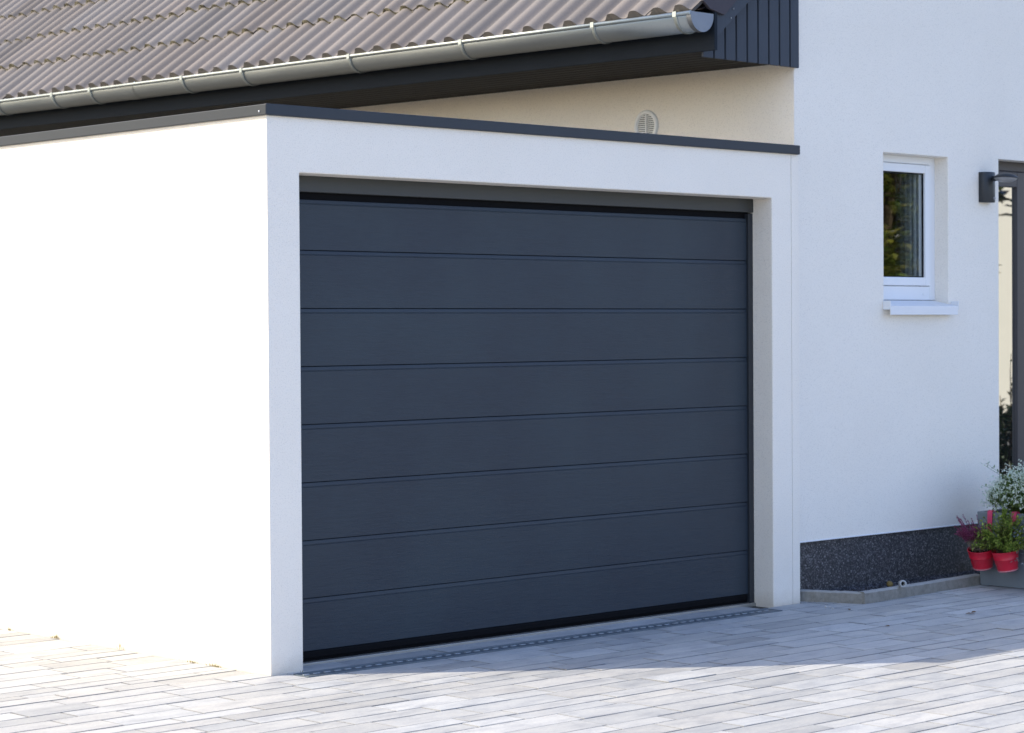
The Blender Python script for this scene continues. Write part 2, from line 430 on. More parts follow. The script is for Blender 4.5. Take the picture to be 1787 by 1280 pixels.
w.face([(hx0, F, 3.42), (HX1, F, 3.42), (HX1, F, 3.43), (apex[0], F, apex[1]-.12), (hx0, F, tz(hx0))])
rv = .12
w.face([(wx0, F, wz0), (wx0, F, wz1), (wx0, F+rv+.08, wz1), (wx0, F+rv+.08, wz0)])
w.face([(wx1, F, wz0), (wx1, F+rv+.08, wz0), (wx1, F+rv+.08, wz1), (wx1, F, wz1)])
w.face([(wx0, F, wz1), (wx1, F, wz1), (wx1, F+rv+.08, wz1), (wx0, F+rv+.08, wz1)])
w.face([(wx0, F, wz0), (wx0, F+rv+.08, wz0), (wx1, F+rv+.08, wz0), (wx1, F, wz0)])
w.face([(ex0, F, .345), (ex0, F, ez1), (ex0, F+.25, ez1), (ex0, F+.25, .345)])
w.face([(ex1, F, .345), (ex1, F+.25, .345), (ex1, F+.25, ez1), (ex1, F, ez1)])
w.face([(ex0, F, ez1), (ex1, F, ez1), (ex1, F+.25, ez1), (ex0, F+.25, ez1)])
w.face([(hx0, F, .345), (ex0, F, .345), (ex0, F+.03, .345), (hx0, F+.03, .345)])
w.face([(hx0, HB, .0), (hx0, F, .0), (hx0, F, 3.30), (hx0, HB, 3.30)])
o = w.build('wall', M['house_plaster'], HS, HO, bevel=.005); weld(o)
p = MB(); p.box(hx0, ex0-.002, F+.022, F+.05, -.05, .344); p.box(ex1, HX1, F+.022, F+.05, -.05, .344)
p.build('plinth', M['plinth'], HS, HO)
p = MB(); p.box(hx0, ex0-.001, F-.004, F+.021, .340, .3475); p.build('drip_edge', M['soft_white'], HS, HO, bevel=.0015)

# window
y0 = F + .10
fz0, gz0 = wz0+.03, 1.832
f = MB()
f.box(wx0-.01, wx0+.045, y0, y0+.07, fz0, wz1); f.box(wx1-.058, wx1, y0, y0+.07, fz0, wz1)
f.box(wx0+.045, wx1-.058, y0, y0+.07, wz1-.045, wz1); f.box(wx0+.045, wx1-.058, y0, y0+.07, fz0, fz0+.085)
win = f.build('window', M['soft_white'], HS, HO, bevel=.003)
win['label'] = 'small white framed window with a pale sill'
s = MB(); sx0, sx1, sz0, sz1 = wx0+.048, wx1-.061, fz0+.088, wz1-.048
sw = .052
s.box(sx0, sx0+sw, y0-.012, y0+.05, sz0, sz1); s.box(sx1-sw, sx1, y0-.012, y0+.05, sz0, sz1)
s.box(sx0+sw, sx1-sw, y0-.012, y0+.05, sz1-sw, sz1); s.box(sx0+sw, sx1-sw, y0-.012, y0+.05, sz0, sz0+sw)
s.build('sash', M['soft_white'], win, HO, bevel=.006)
s = MB(); s.box(sx0+sw-.008, sx1-sw+.008, y0+.012, y0+.03, sz0+sw-.008, sz1-sw+.008); s.build('pane', M['pane'], win, HO)
s = MB()
gk = .006
for a in (sx0+sw, sx1-sw-gk): s.box(a, a+gk, y0+.004, y0+.0118, sz0+sw, sz1-sw)
for a in (sz0+sw, sz1-sw-gk): s.box(sx0+sw+gk, sx1-sw-gk, y0+.004, y0+.0118, a, a+gk)
s.build('gasket', M['seal'], win, HO)
s = MB()
s.prism([(wx0-.006, y0+.0, wz0+.028), (wx0-.006, -.020, wz0-.008), (wx0-.006, -.020, wz0-.062), (wx0-.006, -.014, wz0-.062), (wx0-.006, -.014, wz0-.020), (wx0-.006, y0, wz0+.016)], (wx1-wx0+.030, 0, 0))
s.box(wx0-.012, wx0-.0062, -.022, F-.001, wz0-.030, wz0+.022); s.box(wx1+.0242, wx1+.030, -.022, F-.001, wz0-.030, wz0+.022)
s.build('window_sill', M['sill_white'], win, HO, bevel=.002)
for x in (wx0+.10, wx1-.13):
    s = MB(); s.box(x, x+.03, y0-.004, y0-.0005, fz0+.030, fz0+.042); s.build('drain_cap', M['soft_white'], win, HO, bevel=.002)

c_ = MB(); n = 26
c_.loft([[(sx1-sw+.03 - .125*(1-k/n), y0+.075 + .005*math.sin(k*1.3), z) for k in range(n+1)] for z in (sz0+.02, sz1-.02)], False, True)
c_.build('pane_sheet', M['pane_sheet'], win, HO)  # plain sheet added behind the glass to give the pane its grey strip
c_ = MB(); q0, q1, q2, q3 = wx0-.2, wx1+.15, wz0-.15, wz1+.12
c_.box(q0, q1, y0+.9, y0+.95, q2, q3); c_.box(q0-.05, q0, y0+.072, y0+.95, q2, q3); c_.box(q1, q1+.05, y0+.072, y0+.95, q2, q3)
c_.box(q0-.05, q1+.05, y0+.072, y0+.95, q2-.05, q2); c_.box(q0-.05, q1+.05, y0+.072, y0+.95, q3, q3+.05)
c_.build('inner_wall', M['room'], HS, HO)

# entrance
y1 = F + .10
e = MB()
e.box(ex0-.005, ex1, y1, y1+.08, ez1-.062, ez1); e.box(ex0-.005, ex0+.07, y1, y1+.08, 0.02, ez1-.062)
e.box(6.255, 6.40, y1, y1+.08, .02, ez1-.062); e.box(ex1-.07, ex1, y1, y1+.08, .02, ez1-.062)
e.box(ex0+.07, 6.255, y1, y1+.08, .02, .14)
ent = e.build('entrance_door', M['entry'], HS, HO, bevel=.004)
ent['label'] = 'dark framed glazed entrance at the right edge'
e = MB(); a0, a1, b0, b1 = ex0+.07, 6.252, .142, ez1-.064
for q in ((a0, a0+.05, b0, b1), (a1-.078, a1, b0, b1)): e.box(q[0], q[1], y1-.012, y1+.06, q[2], q[3])
e.box(a0+.05, a1-.078, y1-.012, y1+.06, b1-.10, b1); e.box(a0+.05, a1-.078, y1-.012, y1+.06, b0, b0+.09)
e.build('sash', M['entry'], ent, HO, bevel=.005)
e = MB(); e.box(a0+.045, a1-.073, y1+.010, y1+.03, b0+.085, b1-.095); e.build('pane', M['door_pane'], ent, HO)
e = MB(); e.box(6.402, ex1-.072, y1+.015, y1+.06, .03, ez1-.064); e.build('door_leaf', M['entry'], ent, HO, bevel=.004)
e = MB(); e.box(6.62, ex1-.25, y1+.008, y1+.0145, .35, 2.3); e.build('pane', M['door_pane'], ent, HO)
e = MB(); e.box(ex0-.002, ex1+.002, F-.02, y1+.2, -.05, .02); e.build('door_step', M['kerb'], HS, HO, bevel=.006)
# the dark room behind the glass and the back of the shell
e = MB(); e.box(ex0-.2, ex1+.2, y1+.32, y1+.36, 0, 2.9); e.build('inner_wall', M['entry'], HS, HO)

# eave: soffit, fascia, cladding, gutter
xf = 2.984; zs0 = 3.100
def sheared(mb):
    mb.v = [(x, y, z + EAVE(y)) for x, y, z in mb.v]; return mb
s = MB(); n = 9; bw = (hx0 - xf - .02)/n
for k in range(n):
    s.box(xf+.02+k*bw+.003, xf+.02+(k+1)*bw-.003, .055, HB, zs0, zs0+.02)
s.box(xf+.02, hx0, .06, HB, zs0+.008, zs0+.030)
sheared(s).build('soffit', M['soffit'], HS, HO, bevel=.002)
s = MB(); s.box(xf, xf+.024, -.092, HB, zs0-.004, 3.325); sheared(s).build('fascia', M['fascia'], HS, HO, bevel=.003)
cl = MB(); bw = .0935; x = xf+.025; yc = .012
cl.face([(xf+.025, yc+.016, zs0-.030), (hx0+.02, yc+.016, zs0-.030), (hx0+.02, yc+.016, tz(hx0+.02)-.04), (xf+.025, yc+.016, tz(xf+.025)-.04)])
while x < hx0+.02:
    xb = min(x+bw-.012, hx0+.02)
    cl.prism([(x, yc, zs0-.032), (xb, yc, zs0-.032), (xb, yc, tz(xb)-.04), (x, yc, tz(x)-.04)], (0, .0155, 0))
    x += bw
cl.build('gable_cladding', M['cladding'], HS, HO, bevel=.003)
ti = math.tan(R(39))
rp = lambda s_, y, h: (2.90 + s_*math.cos(R(39)) - h*math.sin(R(39)), y, 3.333 + s_*math.sin(R(39)) + h*math.cos(R(39)) + EAVE(y))
VY = -.100
# verge: barge board and the dark turned-down faces of the verge tiles
vb = MB(); vb.prism([(3.018, -.078, 3.168), rp(7.3, -.078, -.205), rp(7.3, -.078, -.01), rp(.075, -.078, -.01), (3.018, -.078, 3.30)], (0, .085, 0))
vb.build('barge_board', M['cladding'], HS, HO, bevel=.003)
vt = MB()
for k in range(16):
    a = .0 + k*.455
    vt.prism([rp(a+.095, VY, -.132), rp(a+.470, VY, -.120), rp(a+.470, VY, .012), rp(a-.0, VY, .028), rp(a+.02, VY, -.04)], (0, .020, 0))
vt.build('verge_tile_face', M['verge'], HS, HO, bevel=.003)
for sx, sh in ((.20, -.158), (.33, -.160), (.15, -.185), (.52, -.160)):
    q = rp(sx, -.0795, sh); sc = MB(); sc.lathe([(0, -.003), (.0045, -.002), (.005, .002)], Matrix.Translation(q) @ Matrix.Rotation(R(-90), 4, 'X') @ Matrix.Scale(-1, 4, (0, 0, 1)), 10)
    sc.build('screw', M['screw'], HS, HO)

# roof tiles: waves of 0.168 m, two waves to a tile, courses every 0.455 m
lam = .1685; gauge = .455; courses = 16; per = 16
tm = MB(); em = MB(); tm.mi = []; rr = random.Random(3)
ny = int((HB + .3) / lam)
def wave(ph):
    c = .5 + .5*math.cos(2*math.pi*ph)
    q = min(1, max(0, (c - .04) / .88)); q = q*q*(3 - 2*q)
    return .042 * (.30*c + .70*q)
for k in range(courses):
    s0 = (-.105 if k == 0 else k*gauge - .085) ; s1 = (k+1)*gauge - .085 + .06
    for t in range(0, ny, 2):
        dz = rr.gauss(0, .0034); ds = rr.gauss(0, .008); ti_ = rr.gauss(1, .075); wr = rr.uniform(-.03, .03)
        tint = (ti_*(1+wr), ti_, ti_*(1-wr))
        ya = VY + .015 + t*lam
        ring0, ring1, ring2, low, mid = [], [], [], [], []
        for i in range(2*per + 1):
            y = ya + i*lam/per; h = wave(i/per + .56)
            if i >= 2*per - 1: y += .010
            if i == 0: h += .001
            edge = .0045*math.sin(i*2.1 + t) * (rr.random() - .2)
            ring0.append(rp(s0+ds, y, h + .032 + dz)); ring1.append(rp(s0+ds+(s1-s0)*.5, y, h + .019 + dz*.5)); ring2.append(rp(s1, y, h + .006))
            low.append(rp(s0+ds+.002+edge, y, h + (.008 if k else -.012) + dz - rr.random()*.008)); mid.append(rp(s0+ds-.0008, y, h + .0315 + dz))
        tm.loft([ring0, ring1, ring2], False, True, False, tint)
        tm.mi += [0]*(len(tm.f)-len(tm.mi)); tm.loft([low, mid], False, True, False, (.80, .77, .70)); tm.mi += [1 if k else 0]*(len(tm.f)-len(tm.mi))
        # open joint side: dark shadow gap between neighbours
        tm.face([ring0[0], ring2[0], (ring2[0][0], ring2[0][1], ring2[0][2]-.02), (ring0[0][0], ring0[0][1], ring0[0][2]-.022)], (.35, .33, .3))
tm.mi += [0]*(len(tm.f)-len(tm.mi))
roof = tm.build('roof', [M['tile'], M['tile_edge']], HS, HO, attr=True); roof['label'] = 'brown wave-profile tiled roof'
# the roof's other slope, deck and ridge (seen only from elsewhere)
rd = MB()
rd.face([rp(0, -.08, -.02), rp(7.46, -.08, -.02), rp(7.46, HB, -.02), rp(0, HB, -.02)])
ax = rp(7.46, 0, 0)
rd.face([rp(7.46, -.08, .02), (2*ax[0]-2.9, -.08, 3.33), (2*ax[0]-2.9, HB, 3.33), rp(7.46, HB, .02)])
rd.build('roof_deck', M['verge'], HS, HO)
wb = MB(); wb.face([(HX1, F, -.05), (HX1, HB, -.05), (HX1, HB, 3.5), (HX1, F, 3.5)]); wb.face([(hx0, HB, -.05), (HX1, HB, -.05), (HX1, HB, 3.5), (hx0, HB, 3.5)])
wb.build('wall', M['house_plaster'], HS, HO)

# gutter
gx, gr, gz, gy0, gy1 = 2.886, .090, 3.279, -.086, HB
gm = MB()
def arc(r, a0=180, a1=360, k=18): return [(r*math.cos(R(a0+(a1-a0)*i/k)), r*math.sin(R(a0+(a1-a0)*i/k))) for i in range(k+1)]
out = arc(gr); inn = list(reversed(arc(gr-.003)))
prof = out + inn
gm.loft([[(gx+a, y, gz+b+EAVE(y)) for a, b in prof] for y in (gy0, 2, 4.3, 7, gy1)], True, True, True)
gut = gm.build('gutter', M['zinc'], HS, HO); gut['label'] = 'grey zinc half-round gutter'
gm = MB(); gm.tube([(gx-gr-.002, y, gz+.004+EAVE(y)) for y in (gy0-.002, 2, 4, 7, gy1)], .0115, 12)
gm.build('rolled_edge', M['zinc_bright'], gut, HO)
gm = MB(); poly = [(gx+a, gy0-.0025, gz+b+EAVE(gy0)) for a, b in arc(gr+.004)]
gm.prism(poly + [(gx+gr+.004, gy0-.0025, gz+.012+EAVE(gy0)), (gx-gr-.004, gy0-.0025, gz+.012+EAVE(gy0))], (0, .0022, 0))
gm.loft([[(gx+a, y, gz+b+EAVE(y)) for a, b in arc(gr+.004)] for y in (gy0-.004, gy0+.028)], False, True)
gm.build('end_cap', M['zinc_dark'], gut, HO)
for yb in (.02, .645, 1.75, 2.80, 3.925, 4.61, 5.755, 6.26, 7.04, 7.9, 8.8, 9.7):
    gm = MB(); bwid = .026
    pr = [(gx+a, gz+b) for a, b in arc(gr+.0055, 172, 345)]; pi_ = [(gx+a, gz+b) for a, b in reversed(arc(gr+.001, 172, 345))]
    gm.loft([[(a, y, b+EAVE(y)) for a, b in pr+pi_] for y in (yb-bwid/2, yb+bwid/2)], True, True, True)
    gm.box(gx-gr-.016, gx-gr+.012, yb-bwid/2, yb+bwid/2, gz+.010+EAVE(yb), gz+.0175+EAVE(yb))
    gm.box(gx-gr-.0165, gx-gr-.012, yb-bwid/2, yb+bwid/2, gz-.012+EAVE(yb), gz+.012+EAVE(yb))
    gm.build('gutter_bracket', M['zinc_bright'], gut, HO)
gm = MB(); gm.loft([[(gx+a, y, gz+b+EAVE(y)) for a, b in arc(gr+.0025)] for y in (5.22, 5.36)], False, True); gm.build('joint_sleeve', M['zinc'], gut, HO)

# vent grille on the side wall
vy, vz, vr = 1.19, 2.815, .098
Mv = Matrix.Translation((hx0-.001, vy, vz)) @ Matrix.Rotation(R(-90), 4, 'Y')
v = MB(); v.lathe([(vr, 0), (vr, .008), (vr-.008, .014), (vr-.020, .016), (vr-.026, .010), (vr-.027, .0)], Mv, 40)
ven = v.build('vent_grille', M['vent'], HS, HO); ven['label'] = 'round louvred air vent under the eave'
v = MB(); v.lathe([(0, .0015), (vr-.024, .0015)], Mv, 32); v.build('vent_opening', M['ventdark'], ven, HO)
v = MB(); ri = vr-.026
v.box(hx0-.011, hx0-.003, vy-.004, vy+.004, vz-ri, vz+ri)
for k in range(-5, 6):
    zc = vz + k*.0122; hw = math.sqrt(max(0, ri*ri-(zc-vz)**2))
    v.prism([(hx0-.010, vy-hw, zc-.0045), (hx0-.0095, vy-hw, zc-.0015), (hx0-.003, vy-hw, zc+.0045), (hx0-.003, vy-hw, zc+.001)], (0, hw*2, 0))
v.build('louvre', M['vent'], ven, HO)

# ------------------------------------------------------------------ wall lamp
LO = (5.682, F, 2.36)
L = thing('wall_lamp', LO, 'dark grey outdoor wall lamp with a flat round head beside the entrance', 'lamp')
m = MB(); pts = []
lw, lh = .063, .19
for k in range(21):
    a = math.pi*k/20; pts.append((5.682 - lw*math.cos(a), F - .018 - .045*math.sin(a)))
ring = [(5.682-lw, F+.001)] + pts + [(5.682+lw, F+.001)]
m.loft([[(x, y, z) for x, y in ring] for z in (2.36, 2.55)], True, True, True)
m.build('housing', M['lamp'], L, LO, bevel=.004)
m = MB(); m.tube([(5.682, F-.055, 2.508), (5.682, F-.10, 2.508)], .016, 12); m.build('arm', M['lamp'], L, LO)
hc = Matrix.Translation((5.690, F-.155, 2.508)) @ Matrix.Rotation(R(4), 4, 'Y')
m = MB(); hr = .078
m.lathe([(0.0005, .030), (hr*.35, .0285), (hr*.65, .022), (hr*.88, .011), (hr, 0.0), (hr*.97, -.004), (hr*.9, -.003)], hc, 32); m.build('head', M['lamp'], L, LO)
m = MB(); m.lathe([(hr*.93, -.003), (hr*.80, -.014), (hr*.5, -.024), (.0005, -.028)], hc, 32); m.build('diffuser', M['lamp_glass'], L, LO)
m = MB(); m.lathe([(0.0005, .008), (.007, .006), (.010, 0)], Matrix.Translation((5.700, F-.062, 2.385)) @ Matrix.Rotation(R(90), 4, 'X'), 14); m.build('sensor', M['lamp_glass'], L, LO)

# ------------------------------------------------------------------ drain channel in front of the door
DO = (1.77, -.107, 0)
D = thing('drain_channel', DO, 'long steel drainage channel with a slotted grate before the garage door', 'drain')
m = MB()
m.box(.090, 3.450, -.163, -.155, -.05, .005); m.box(.090, 3.450, -.060, -.052, -.05, .007)
m.box(.090, .094, -.155, -.060, -.05, .004); m.box(3.446, 3.450, -.155, -.060, -.05, .004)
m.build('channel_frame', M['drain'], D, DO, bevel=.001)
m = MB(); m.box(.095, 3.445, -.153, -.062, -.05, -.014); m.build('channel_trough', M['slot'], D, DO)
x = .096
while x < 3.43:
    m = MB(); xe = min(x+.498, 3.444)
    m.box(x, xe, -.154, -.061, -.008, .001)
    m.mi = [0]*len(m.f); u = x+.012
    while u < xe-.035:
        m.box(u, u+.034, -.106, -.094, .0012, .0050); u += .062
    m.mi += [1]*(len(m.f)-len(m.mi))
    m.build('grate', [M['drain'], M['drain_rib_glint']], D, DO, bevel=.001); x += .502

# ------------------------------------------------------------------ kerb stones, gravel, pipe
def stone(name, p0, p1, t0, h, label):
    p0 = Vector((*p0, 0)); p1 = Vector((*p1, 0)); d = (p1-p0).normalized(); nrm = Vector((-d.y, d.x, 0))
    org = tuple((p0+p1)/2); n = 14; mb = MB(); rq = random.Random(hash(label) % 999 if False else len(label)*7)
    rings = []
    for i in range(n+1):
        c = p0 + (p1-p0)*i/n; a = rq.uniform(-.0018, .0018); b = rq.uniform(-.0015, .0015)
        rings.append([c+nrm*a+Vector((0, 0, -.06)), c+nrm*a+Vector((0, 0, h-.008+b)), c+nrm*(.006+a)+Vector((0, 0, h+b)), c+nrm*(t0-.005)+Vector((0, 0, h+b)), c+nrm*t0+Vector((0, 0, h-.006)), c+nrm*t0+Vector((0, 0, -.06))])
    mb.loft(rings, True, False, True)
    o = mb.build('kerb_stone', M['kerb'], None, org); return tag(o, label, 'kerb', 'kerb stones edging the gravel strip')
KA, KB, KC, KD = (3.845, .05), (4.005, -.285), (4.045, -.322), (5.30, -.212)
stone('kerb_stone', KA, KB, .05, .066, 'short weathered concrete kerb stone running out from the garage corner')
kd = (Vector(KD)-Vector(KB)).normalized()
K1 = Vector(KB) + kd*.002
kmid = Vector(KB) + kd*.52
stone('kerb_stone', tuple(K1 + Vector((.0, -.020))), tuple(kmid + Vector((0, -.016))), .05, .068, 'concrete kerb stone forming the corner beneath the small round pipe end')
stone('kerb_stone', tuple(kmid + kd*.008 + Vector((0, -.013))), (5.262, -.222), .05, .066, 'cleaner pale concrete kerb stone ending at the grey planter')
gm = MB(); rq = random.Random(5)
def pebble(mb, c, r, col_):
    n = len(mb.v); a = rq.random()*6.28
    sx, sy, sz = r*rq.uniform(.8, 1.5), r*rq.uniform(.7, 1.2), r*rq.uniform(.5, .9)
    base = [(1,0,0),(0,1,0),(-1,0,0),(0,-1,0),(0,0,1),(0,0,-1)]
    for p in base:
        j = [q*rq.uniform(.75, 1.2) for q in p]; x, y2 = j[0]*sx, j[1]*sy
        mb.v.append((c[0]+x*math.cos(a)-y2*math.sin(a), c[1]+x*math.sin(a)+y2*math.cos(a), c[2]+j[2]*sz))
    for q in ((0,1,4),(1,2,4),(2,3,4),(3,0,4),(1,0,5),(2,1,5),(3,2,5),(0,3,5)):
        mb.f.append(tuple(n+i for i in q)); mb.c.append(col_); mb.smooth.append(False)
for k in range(5200):
    x = rq.uniform(3.93, 5.8); ymin = -.285 + (x-4.0)*.085 if x > 4.02 else -.285
    y = rq.uniform(ymin + .05, F+.02)
    if x < 4.06 and y < .03 - (x-3.93)*2.6: continue
    b = rq.choice([.014, .02, .028, .04, .06, .10]); pebble(gm, (x, y, .036 + rq.uniform(-.006, .006)), rq.uniform(.006, .011), (b, b, b*1.18))
gm.box(4.06, 5.8, -.22, F+.02, -.01, .033, (.012, .012, .014))
tag(gm.build('gravel', M['gravel'], attr=True), kind='stuff', label='dark basalt chippings between kerb and plinth', cat='gravel')

PO = (4.38, -.27, .07)
P = thing('pipe_end', PO, 'small pale round pipe end lying on the kerb in front of the dark plinth', 'pipe')
pd = (Vector((-.62, -.78, .05))).normalized(); q = Vector((0, 0, 1)).rotation_difference(pd).to_matrix().to_4x4()
pc = Vector((4.372, -.300, .087))
m = MB(); m.lathe([(.012, -.045), (.012, .010), (.0135, .013), (.019, .013), (.0215, .010), (.0215, -.010), (.018, -.014), (.016, -.045)], Matrix.Translation(pc) @ q, 24); m.build('collar', M['pipe'], P, PO)
m = MB(); m.lathe([(0.0005, -.02), (.0135, -.02), (.0135, .010)], Matrix.Translation(pc) @ q, 20); m.build('bore', M['slot'], P, PO)
m = MB(); m.lathe([(.0005, .016), (.016, .014), (.019, -.012), (.0005, -.012)], Matrix.Translation(pc + Vector((-.022, .075, -.006))) @ q, 14); m.build('yellow_cap', M['brass'], P, PO)

# ------------------------------------------------------------------ planter, pots and plants
def leafquad(mb, p, d, up, L, wd, c=(1, 1, 1), fold=.25):
    d = d.normalized(); s = d.cross(up)
    if s.length < 1e-4: s = d.cross(Vector((1, 0, 0)))
    s.normalize(); nn = s.cross(d)
    n = len(mb.v)
    a = p; b = p + d*L*.45 + s*wd*.5 + nn*wd*fold; t = p + d*L; e = p + d*L*.45 - s*wd*.5 + nn*wd*fold
    mb.v += [tuple(a), tuple(b), tuple(t), tuple(e)]
    mb.f += [(n, n+1, n+2), (n, n+2, n+3)]; mb.c += [c, c]; mb.smooth += [False, False]
rv_ = random.Random(21)
def rdir(up=0): 
    v = Vector((rv_.gauss(0, 1), rv_.gauss(0, 1), rv_.gauss(0, 1) + up)); return v.normalized()

px0, px1, py0, py1, pz = 5.235, 5.72, -1.02, -.215, .452
PLO = (5.5, -.6, 0)
PL = thing('planter', PLO, 'square grey concrete planter box full of white flowers beside the entrance', 'planter')
m = MB()
th = .025
m.face([(px0, py0, .0), (px0, py1, .0), (px0-.012, py1+.006, pz), (px0-.012, py0, pz)])
m = MB()
ob = [(px0+.012, py0+.012), (px1-.012, py0+.012), (px1-.012, py1-.012), (px0+.012, py1-.012)]; ot = [(px0, py0), (px1, py0), (px1, py1), (px0, py1)]
it = [(px0+th, py0+th), (px1-th, py0+th), (px1-th, py1-th), (px0+th, py1-th)]
m.loft([[(a, b, .004) for a, b in ob], [(a, b, .018) for a, b in ob], [(a, b, pz) for a, b in ot], [(a, b, pz) for a, b in it], [(a, b, pz-.12) for a, b in it]], True, False)
m.build('box', M['planter'], PL, PLO, bevel=.005)
m = MB(); m.face([(px0+th, py0+th, pz-.035), (px1-th, py0+th, pz-.035), (px1-th, py1-th, pz-.035), (px0+th, py1-th, pz-.035)]); m.build('soil', M['soil'], PL, PLO)

def spray(mb_leaf, mb_flower, mb_stem, base, tip, nleaf, nflow, lsize, fsize, spread):
    mid = (base+tip)/2 + Vector((rv_.gauss(0, .02), rv_.gauss(0, .02), .03))
    pts = [base + (mid-base)*t*2 if t < .5 else mid + (tip-mid)*(t-.5)*2 for t in (0, .25, .5, .75, 1)]
    mb_stem.tube(pts, [.0018, .0016, .0013, .001, .0006], 4, (.8, .9, .5), False)
    for _ in range(nleaf):
        t = rv_.uniform(.15, 1); k = min(3, int(t*4)); p = pts[k] + (pts[k+1]-pts[k])*(t*4-k)
        b = rv_.uniform(.55, 1.15); leafquad(mb_leaf, p, rdir(.3), Vector((0, 0, 1)), lsize*rv_.uniform(.7, 1.3), lsize*.42, (b, b, b))
    for _ in range(nflow):
        p = tip + Vector((rv_.gauss(0, spread), rv_.gauss(0, spread), rv_.gauss(0, spread)))
        for _ in range(3): leafquad(mb_flower, p, rdir(.2), Vector((0, 0, 1)), fsize*rv_.uniform(.7, 1.3), fsize*.8, (1, 1, 1))

EO = (5.5, -.55, pz-.035)
E1 = thing('flowering_plant', EO, 'bushy plant with a cloud of tiny white flowers growing in the grey planter', 'plant')
lf, fl, st = MB(), MB(), MB()
for k in range(560):
    b = Vector((rv_.uniform(5.36, 5.62), rv_.uniform(-.85, -.33), pz-.03))
    a = rv_.random()*6.283; el = rv_.uniform(.05, 1) ** .8
    rr_ = math.sqrt(max(0, 1-el*el))
    tip = Vector((5.46 + math.cos(a)*rr_*.27, -.60 + math.sin(a)*rr_*.43, pz + .02 + el*.245)) + Vector((rv_.gauss(0, .015),)*3)
    spray(lf, fl, st, b, tip, 26, 5 if tip.z > pz+.05 else 2,   .030, .0140, .022)
for k in range(26):
    a = rv_.random()*6.283
    tip = Vector((5.46+math.cos(a)*.33, -.55+math.sin(a)*.40, pz + rv_.uniform(.02, .30)))
    spray(lf, fl, st, Vector((5.45, -.5, pz)), tip, 9, 3, .026, .009, .02)
lf.build('foliage', M['green_leaf'], E1, EO, attr=True); fl.build('flowers', M['white_petal'], E1, EO, attr=True); st.build('stems', M['green_leaf'], E1, EO, attr=True)

def bucket(cy, rot, label, tilt):
    px = px0 - .105; zt = .238; hgt = .120; r1, r0 = .080, .060
    org = (px, cy, zt-hgt)
    T = thing('flower_pot', org, label, 'pot', 'red pots hung on the planter')
    Mt = Matrix.Translation((px, cy, zt)) @ Matrix.Rotation(R(tilt), 4, 'X') @ Matrix.Rotation(R(rot), 4, 'Y')
    m = MB(); m.lathe([(.0005, -hgt+.004), (r0, -hgt+.004), (r0+.001, -hgt+.010), (r0+(r1-r0)*.62, -hgt*.40), (r0+(r1-r0)*.64+.0018, -hgt*.385), (r0+(r1-r0)*.66, -hgt*.37), (r1, -.004), (r1+.003, 0), (r1+.001, .003), (r1-.003, .001), (r1-.006, -.02)], Mt, 36)
    body = m.build('pot_body', M['pot'], T, org)
    m = MB(); m.lathe([(r0-.002, -hgt), (r0+.0015, -hgt), (r0+.0028, -hgt+.004), (r0+.0015, -hgt+.008)], Mt, 36); m.build('base_rim', M['pot_rim'], T, org)
    m = MB(); m.lathe([(.0005, -.018), (r1-.006, -.018)], Mt, 24); m.build('soil', M['soil'], T, org)
    # strap hook over the planter's rim
    m = MB(); sw_ = .017
    path = [(px+r1*.9, zt-.02), (px0-.012, zt+.06), (px0-.010, pz-.02), (px0-.006, pz+.008), (px0+.010, pz+.013), (px0+.028, pz+.007), (px0+.030, pz-.04)]
    for s_ in (0,):
        rings = []
        for (a, b) in path: rings.append([(a-.002, cy-sw_, b), (a-.002, cy+sw_, b), (a+.0015, cy+sw_, b-.001), (a+.0015, cy-sw_, b-.001)])
        m.loft(rings, True, False, True)
    m.build('hook_strap', M['strap'], T, org, bevel=.001)
    return Vector((px, cy, zt))
c1 = bucket(-.315, -15, 'red metal pot holding purple heather, hung nearer the house wall', 3)
c2 = bucket(-.488, -10, 'red metal pot holding leafy boxwood, hung in the middle of the planter side', -3)

O1 = tuple(c1); HEA = thing('heather_plant', O1, 'purple heather with upright spikes in the red pot', 'plant')
fl, bs = MB(), MB()
for k in range(90):
    a = rv_.random()*6.283; rr_ = rv_.random() ** .6
    b = c1 + Vector((math.cos(a)*.055*rr_, math.sin(a)*.055*rr_, -.012))
    hgt = rv_.uniform(.08, .145) if k > 12 else rv_.uniform(.15, .21)
    tip = c1 + Vector((-.045 + math.cos(a)*.115*rr_, math.sin(a)*.115*rr_ + .030, hgt))
    for i in range(38):
        t = i/38; p = b.lerp(tip, t) + Vector((0, 0, .02*math.sin(t*3.1)))
        if t < .35:
            for _ in range(2): leafquad(bs, p, rdir(.6), Vector((0, 0, 1)), .013, .004, (rv_.uniform(.6, 1.2),)*3)
        else:
            for _ in range(3): leafquad(fl, p, rdir(.5), Vector((0, 0, 1)), .011*(1.15-t*.5), .006, (rv_.uniform(.5, 1.25),)*3)
fl.build('flower_spikes', M['heather'], HEA, O1, attr=True); bs.build('foliage', M['heather_base'], HEA, O1, attr=True)

